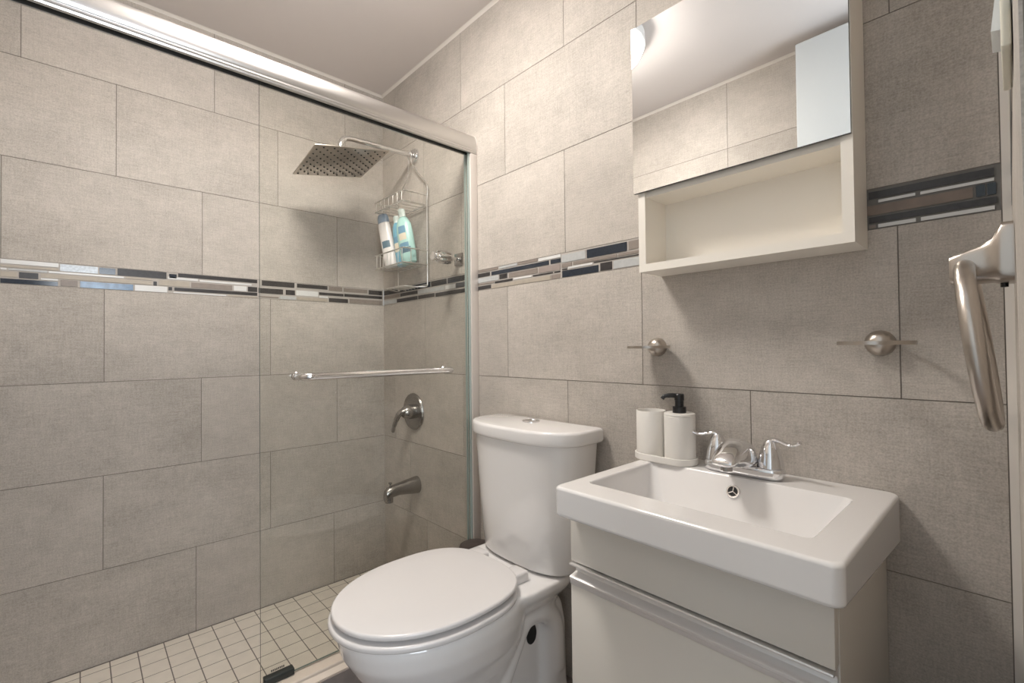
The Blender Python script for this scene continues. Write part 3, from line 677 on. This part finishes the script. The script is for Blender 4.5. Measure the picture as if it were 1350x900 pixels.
lathe(bm, [(0.0122,-0.004),(0.0134,0.001),(0.0122,0.0030),(0.0096,0.0028),(0.009,0.0)], oc, od, 32, cap=False)
for k in range(3):
    a = k*2*PI/3+0.5; u, v = frame(od); d = u*math.cos(a)+v*math.sin(a)
    tube(bm, [Vector(oc)+od*0.0014, Vector(oc)+od*0.0014+d*0.0092], 0.0014, 6)
ov = obj('overflow_ring', bm, CHROME, t)
bm = nb(); lathe(bm, [(0.0,0.0),(0.0088,0.0),(0.0088,0.0005),(0.0,0.0006)], Vector(oc)+od*0.0002, od, 24); obj('overflow_hole', bm, DARKHOLE, t)
bm = nb(); lathe(bm, [(0.030,0.0),(0.030,0.002),(0.024,0.004),(0.02,0.002),(0.0,0.002)], (1.637,-0.215,0.6472), seg=32); obj('drain', bm, CHROME, t)

# faucet
FX, FY = 1.638, -0.058
t = thing('faucet', 'chrome two-handle sink faucet with low wide spout', 'faucet', (FX, FY, SZ))
bm = nb(); loft(bm, slab_rings(lambda i, z: superring(FX, FY, 0.076-i, 0.0265-i, z, 3.4), 0.7422, 0.765, 0.007)); obj('faucet_base', bm, CHROME, t)
for s in (-1, 1):
    hx = FX+s*0.0515
    bm = nb(); lathe(bm, [(0.0245,0.0),(0.0238,0.004),(0.0222,0.012),(0.0195,0.024),(0.0155,0.037),(0.0115,0.046),(0.0075,0.0515),(0.0,0.053)], (hx, FY, 0.7652), seg=32); h = obj('handle_bell', bm, CHROME, t)
    bm = nb(); tube(bm, smooth_path([(hx-s*0.004,FY,0.812),(hx+s*0.006,FY-0.001,0.8185),(hx+s*0.018,FY-0.003,0.8165),(hx+s*0.034,FY-0.006,0.8125),(hx+s*0.046,FY-0.008,0.8145),(hx+s*0.055,FY-0.010,0.8205)], 5), [0.007]*5+[0.0068]*5+[0.006]*5+[0.0055]*5+[0.006]*4+[0.0065,0.005], 12, flat=0.6); obj('handle_lever', bm, CHROME, h)
bm = nb(); rings = []
for y, z0, z1, hw, hb in [(0.010,0.763,0.772,0.012,0.020),(0.006,0.763,0.788,0.017,0.027),(-0.003,0.763,0.804,0.0210,0.034),(-0.014,0.762,0.8140,0.0235,0.040),(-0.028,0.762,0.8180,0.0245,0.041),(-0.044,0.763,0.8175,0.0250,0.036),(-0.060,0.766,0.8130,0.0250,0.029),(-0.076,0.7695,0.8045,0.0240,0.0255),(-0.090,0.7715,0.7945,0.0225,0.0235),(-0.099,0.773,0.787,0.0205,0.021),(-0.103,0.776,0.782,0.018,0.018)]:
    zc, hz = (z0+z1)/2, (z1-z0)/2; ring = []
    for k in range(40):
        c_, s_ = math.cos(2*PI*k/40), math.sin(2*PI*k/40); zf = (s_+1)/2
        ring.append((FX+(hb+(hw-hb)*zf)*math.copysign(abs(c_)**0.75, c_), FY+y, zc+hz*math.copysign(abs(s_)**0.75, s_)))
    rings.append(ring)
loft(bm, rings); sp = obj('spout', bm, CHROME, t, 60)
bm = nb(); lathe(bm, [(0.0105,0.0),(0.011,-0.009),(0.009,-0.010),(0.0,-0.009)], (FX, FY-0.080, 0.7725), seg=24); obj('aerator', bm, DNICKEL, sp)
bm = nb(); lathe(bm, [(0.0025,0.0),(0.0025,0.029),(0.0065,0.030),(0.0070,0.034),(0.0055,0.037),(0.0,0.0375)], (FX, FY+0.0205, 0.764), seg=16); obj('lift_rod', bm, CHROME, t)

# soap set
HX, HY = 1.4705, -0.066
bm = nb()
def stad(hx, hy, i, z, n=20, cx=HX, cy=HY):
    r = hy-i; out = []; L = hx-hy
    for k in range(n+1): a = -PI/2+PI*k/n; out.append((cx+L+r*math.cos(a), cy+r*math.sin(a), z))
    for k in range(n+1): a = PI/2+PI*k/n; out.append((cx-L+r*math.cos(a), cy+r*math.sin(a), z))
    return out
R = [stad(0.073,0.0375,0.002,0.7422), stad(0.073,0.0375,0.0,0.744), stad(0.073,0.0375,0.0,0.7565), stad(0.073,0.0375,0.001,0.7575), stad(0.073,0.0375,0.0028,0.7575), stad(0.073,0.0375,0.0032,0.748)]
loft(bm, R); tag(obj('soap_tray', bm, CERAM), 'white oval tray under the soap pump and tumbler on the sink', 'tray')
t = thing('soap_dispenser', 'white ribbed soap bottle with black pump at the right of the tray', 'soap dispenser', (HX+0.0355, HY, 0.748))
bm = nb(); c = (HX+0.0355, HY, 0.7484)
lathe(bm, [(0.029,0.0),(0.033,0.002),(0.0334,0.006),(0.0334,0.099),(0.032,0.1005),(0.0335,0.102),(0.0325,0.1055),(0.0,0.1058)], c, seg=48); bd = obj('bottle_body', bm, CERAM, t)
bm = nb(); lathe(bm, [(0.0145,0.106),(0.0145,0.119),(0.0095,0.1195),(0.0095,0.133),(0.0105,0.1335),(0.0105,0.146),(0.009,0.148),(0.0,0.148)], c, seg=28)
tube(bm, smooth_path([(c[0],c[1],c[2]+0.143),(c[0]-0.014,c[1]-0.010,c[2]+0.144),(c[0]-0.026,c[1]-0.018,c[2]+0.142),(c[0]-0.030,c[1]-0.021,c[2]+0.136)], 5), [0.0052]*8+[0.0045]*8, 12); obj('pump', bm, BLACK, t)
bm = nb(); c = (HX-0.0355, HY, 0.7484)
lathe(bm, [(0.029,0.0),(0.033,0.002),(0.0334,0.006),(0.0334,0.104),(0.0325,0.1055),(0.0312,0.1052),(0.0305,0.103),(0.0300,0.006),(0.0,0.005)], c, seg=48); tag(obj('toothbrush_tumbler', bm, CERAM), 'white open tumbler at the left of the tray beside the soap pump', 'cup')

# ------------------------------------------------------------------ mirror cabinet
MX0, MX1, MY = 1.4305, 1.8405, -0.100
t = thing('mirror_cabinet', 'cream wall cabinet with mirror door above an open shelf niche', 'mirror cabinet', (1.636, 0, 1.173))
bm = nb(); pt = 0.0175; ZB, ZN, ZT = 1.1735, 1.352, 1.741
box(bm, MX0, MX0+pt, MY, -0.0015, ZB, ZT); box(bm, MX1-pt, MX1, MY, -0.0015, ZB, ZT)
box(bm, MX0+pt, MX1-pt, MY, -0.0015, ZB, ZB+pt); box(bm, MX0+pt, MX1-pt, MY+0.006, -0.0015, ZN-0.008, ZN+0.008); box(bm, MX0+pt, MX1-pt, MY, -0.0015, ZT-pt, ZT)
obj('cabinet_body', bm, CREAM, t, 0)
bm = nb(); box(bm, MX0+pt, MX1-pt, -0.008, -0.0016, ZB+pt, ZT-pt); obj('back_panel', bm, CREAM, t, 0)
bm = nb(); box(bm, MX0-0.008, MX1-0.0015, MY-0.0065, MY-0.0005, 1.3555, 1.7405)
for f in bm.faces: f.normal_update(); f.material_index = 0 if f.normal.y < -0.5 else 1
md = obj('mirror_door', bm, [MIRROR, DARKALU], t, 0)

# ------------------------------------------------------------------ wall holders
def holder(name, label, x, z, yc, r, solid, x0):
    t = thing(name, label, 'holder', (x, 0, z))
    bm = nb(); lathe(bm, [(0.0225,0.0005),(0.0225,0.004),(0.0222,0.009),(0.020,0.0165),(0.0155,0.0225),(0.009,0.0262),(0.0,0.0272)], (x, 0, z), (0,-1,0), 40); obj('rosette', bm, NICKEL, t)
    bm = nb(); s = 40
    rr = [[(x0+q*math.cos(2*PI*k/s), yc+q*math.sin(2*PI*k/s), z+h) for k in range(s)] for q, h in ((r-0.004,-0.0032),(r,-0.0030),(r,0.0030),(r-0.004,0.0032))]
    V = [[bm.verts.new(p) for p in ring] for ring in rr]
    for a in range(4):
        if solid and a == 3: break
        for k in range(s): bm.faces.new((V[a][k], V[a][(k+1) % s], V[(a+1) % 4][(k+1) % s], V[(a+1) % 4][k]))
    if solid: bm.faces.new(V[0][::-1]); bm.faces.new(V[3])
    obj('soap_dish_plate' if solid else 'holder_ring', bm, NICKEL, t)
    return t
holder('soap_holder', 'brushed nickel soap holder on the wall above the white soap set', 1.419, 1.001, -0.0505, 0.050, True, 1.422)
holder('tumbler_holder', 'brushed nickel ring tumbler holder on the wall right of the mirror cabinet', 1.8555, 1.004, -0.0605, 0.054, False, 1.858)

# towel ring on the right wall
RY = -0.35; wx = W_R-SL*RY
t = thing('towel_ring', 'brushed nickel towel ring on the right wall beside the sink', 'towel ring', (wx, RY, 1.09))
bm = nb(); rings = []
for d, z0, z1, hw in [(0.0005,1.063,1.124,0.026),(0.009,1.063,1.124,0.026),(0.0125,1.064,1.117,0.025),(0.016,1.065,1.109,0.0225),(0.024,1.065,1.1035,0.021),(0.036,1.065,1.099,0.0195),(0.046,1.065,1.0955,0.0185),(0.0485,1.0665,1.094,0.017)]:
    ring = []
    for k in range(32):
        c_, s_ = math.cos(2*PI*k/32), math.sin(2*PI*k/32)
        ring.append((wx-d, RY+hw*math.copysign(abs(c_)**0.34, c_), (z0+z1)/2+(z1-z0)/2*math.copysign(abs(s_)**0.34, s_)))
    rings.append(ring)
loft(bm, rings); obj('bracket', bm, NICKEL, t, 50)
bm = nb(); ring_tube(bm, (wx-0.0275, RY, 1.0005), (0,1,0), (-0.11,0,1), 0.080, 0.083, 0.0084, 72, 14); obj('ring', bm, NICKEL, t)
bm = nb(); lathe(bm, [(0.003,0),(0.003,-0.005),(0.0,-0.0055)], (wx-0.008, RY, 1.0642), seg=12); obj('set_screw', bm, BLACK, t)

# light switch by the doorway
SY0, SY1 = -0.625, -0.548
t = thing('light_switch', 'cream wall plate with white rocker switch high on the right wall', 'light switch', (W_R-SL*-0.58, -0.585, 1.25))
wx0 = W_R+SL*0.585
bm = nb(); box(bm, wx0-0.0052, wx0-0.0004, SY0, SY1, 1.187, 1.305, 0, 0.0016, 3); pl = obj('wall_plate', bm, SWITCH, t)
bm = nb(); prism_y(bm, [(wx0-0.0048,1.208),(wx0-0.0098,1.209),(wx0-0.0062,1.244),(wx0-0.0078,1.283),(wx0-0.0048,1.284)], -0.604, -0.570); obj('rocker', bm, SWITCH_W, t, 0)
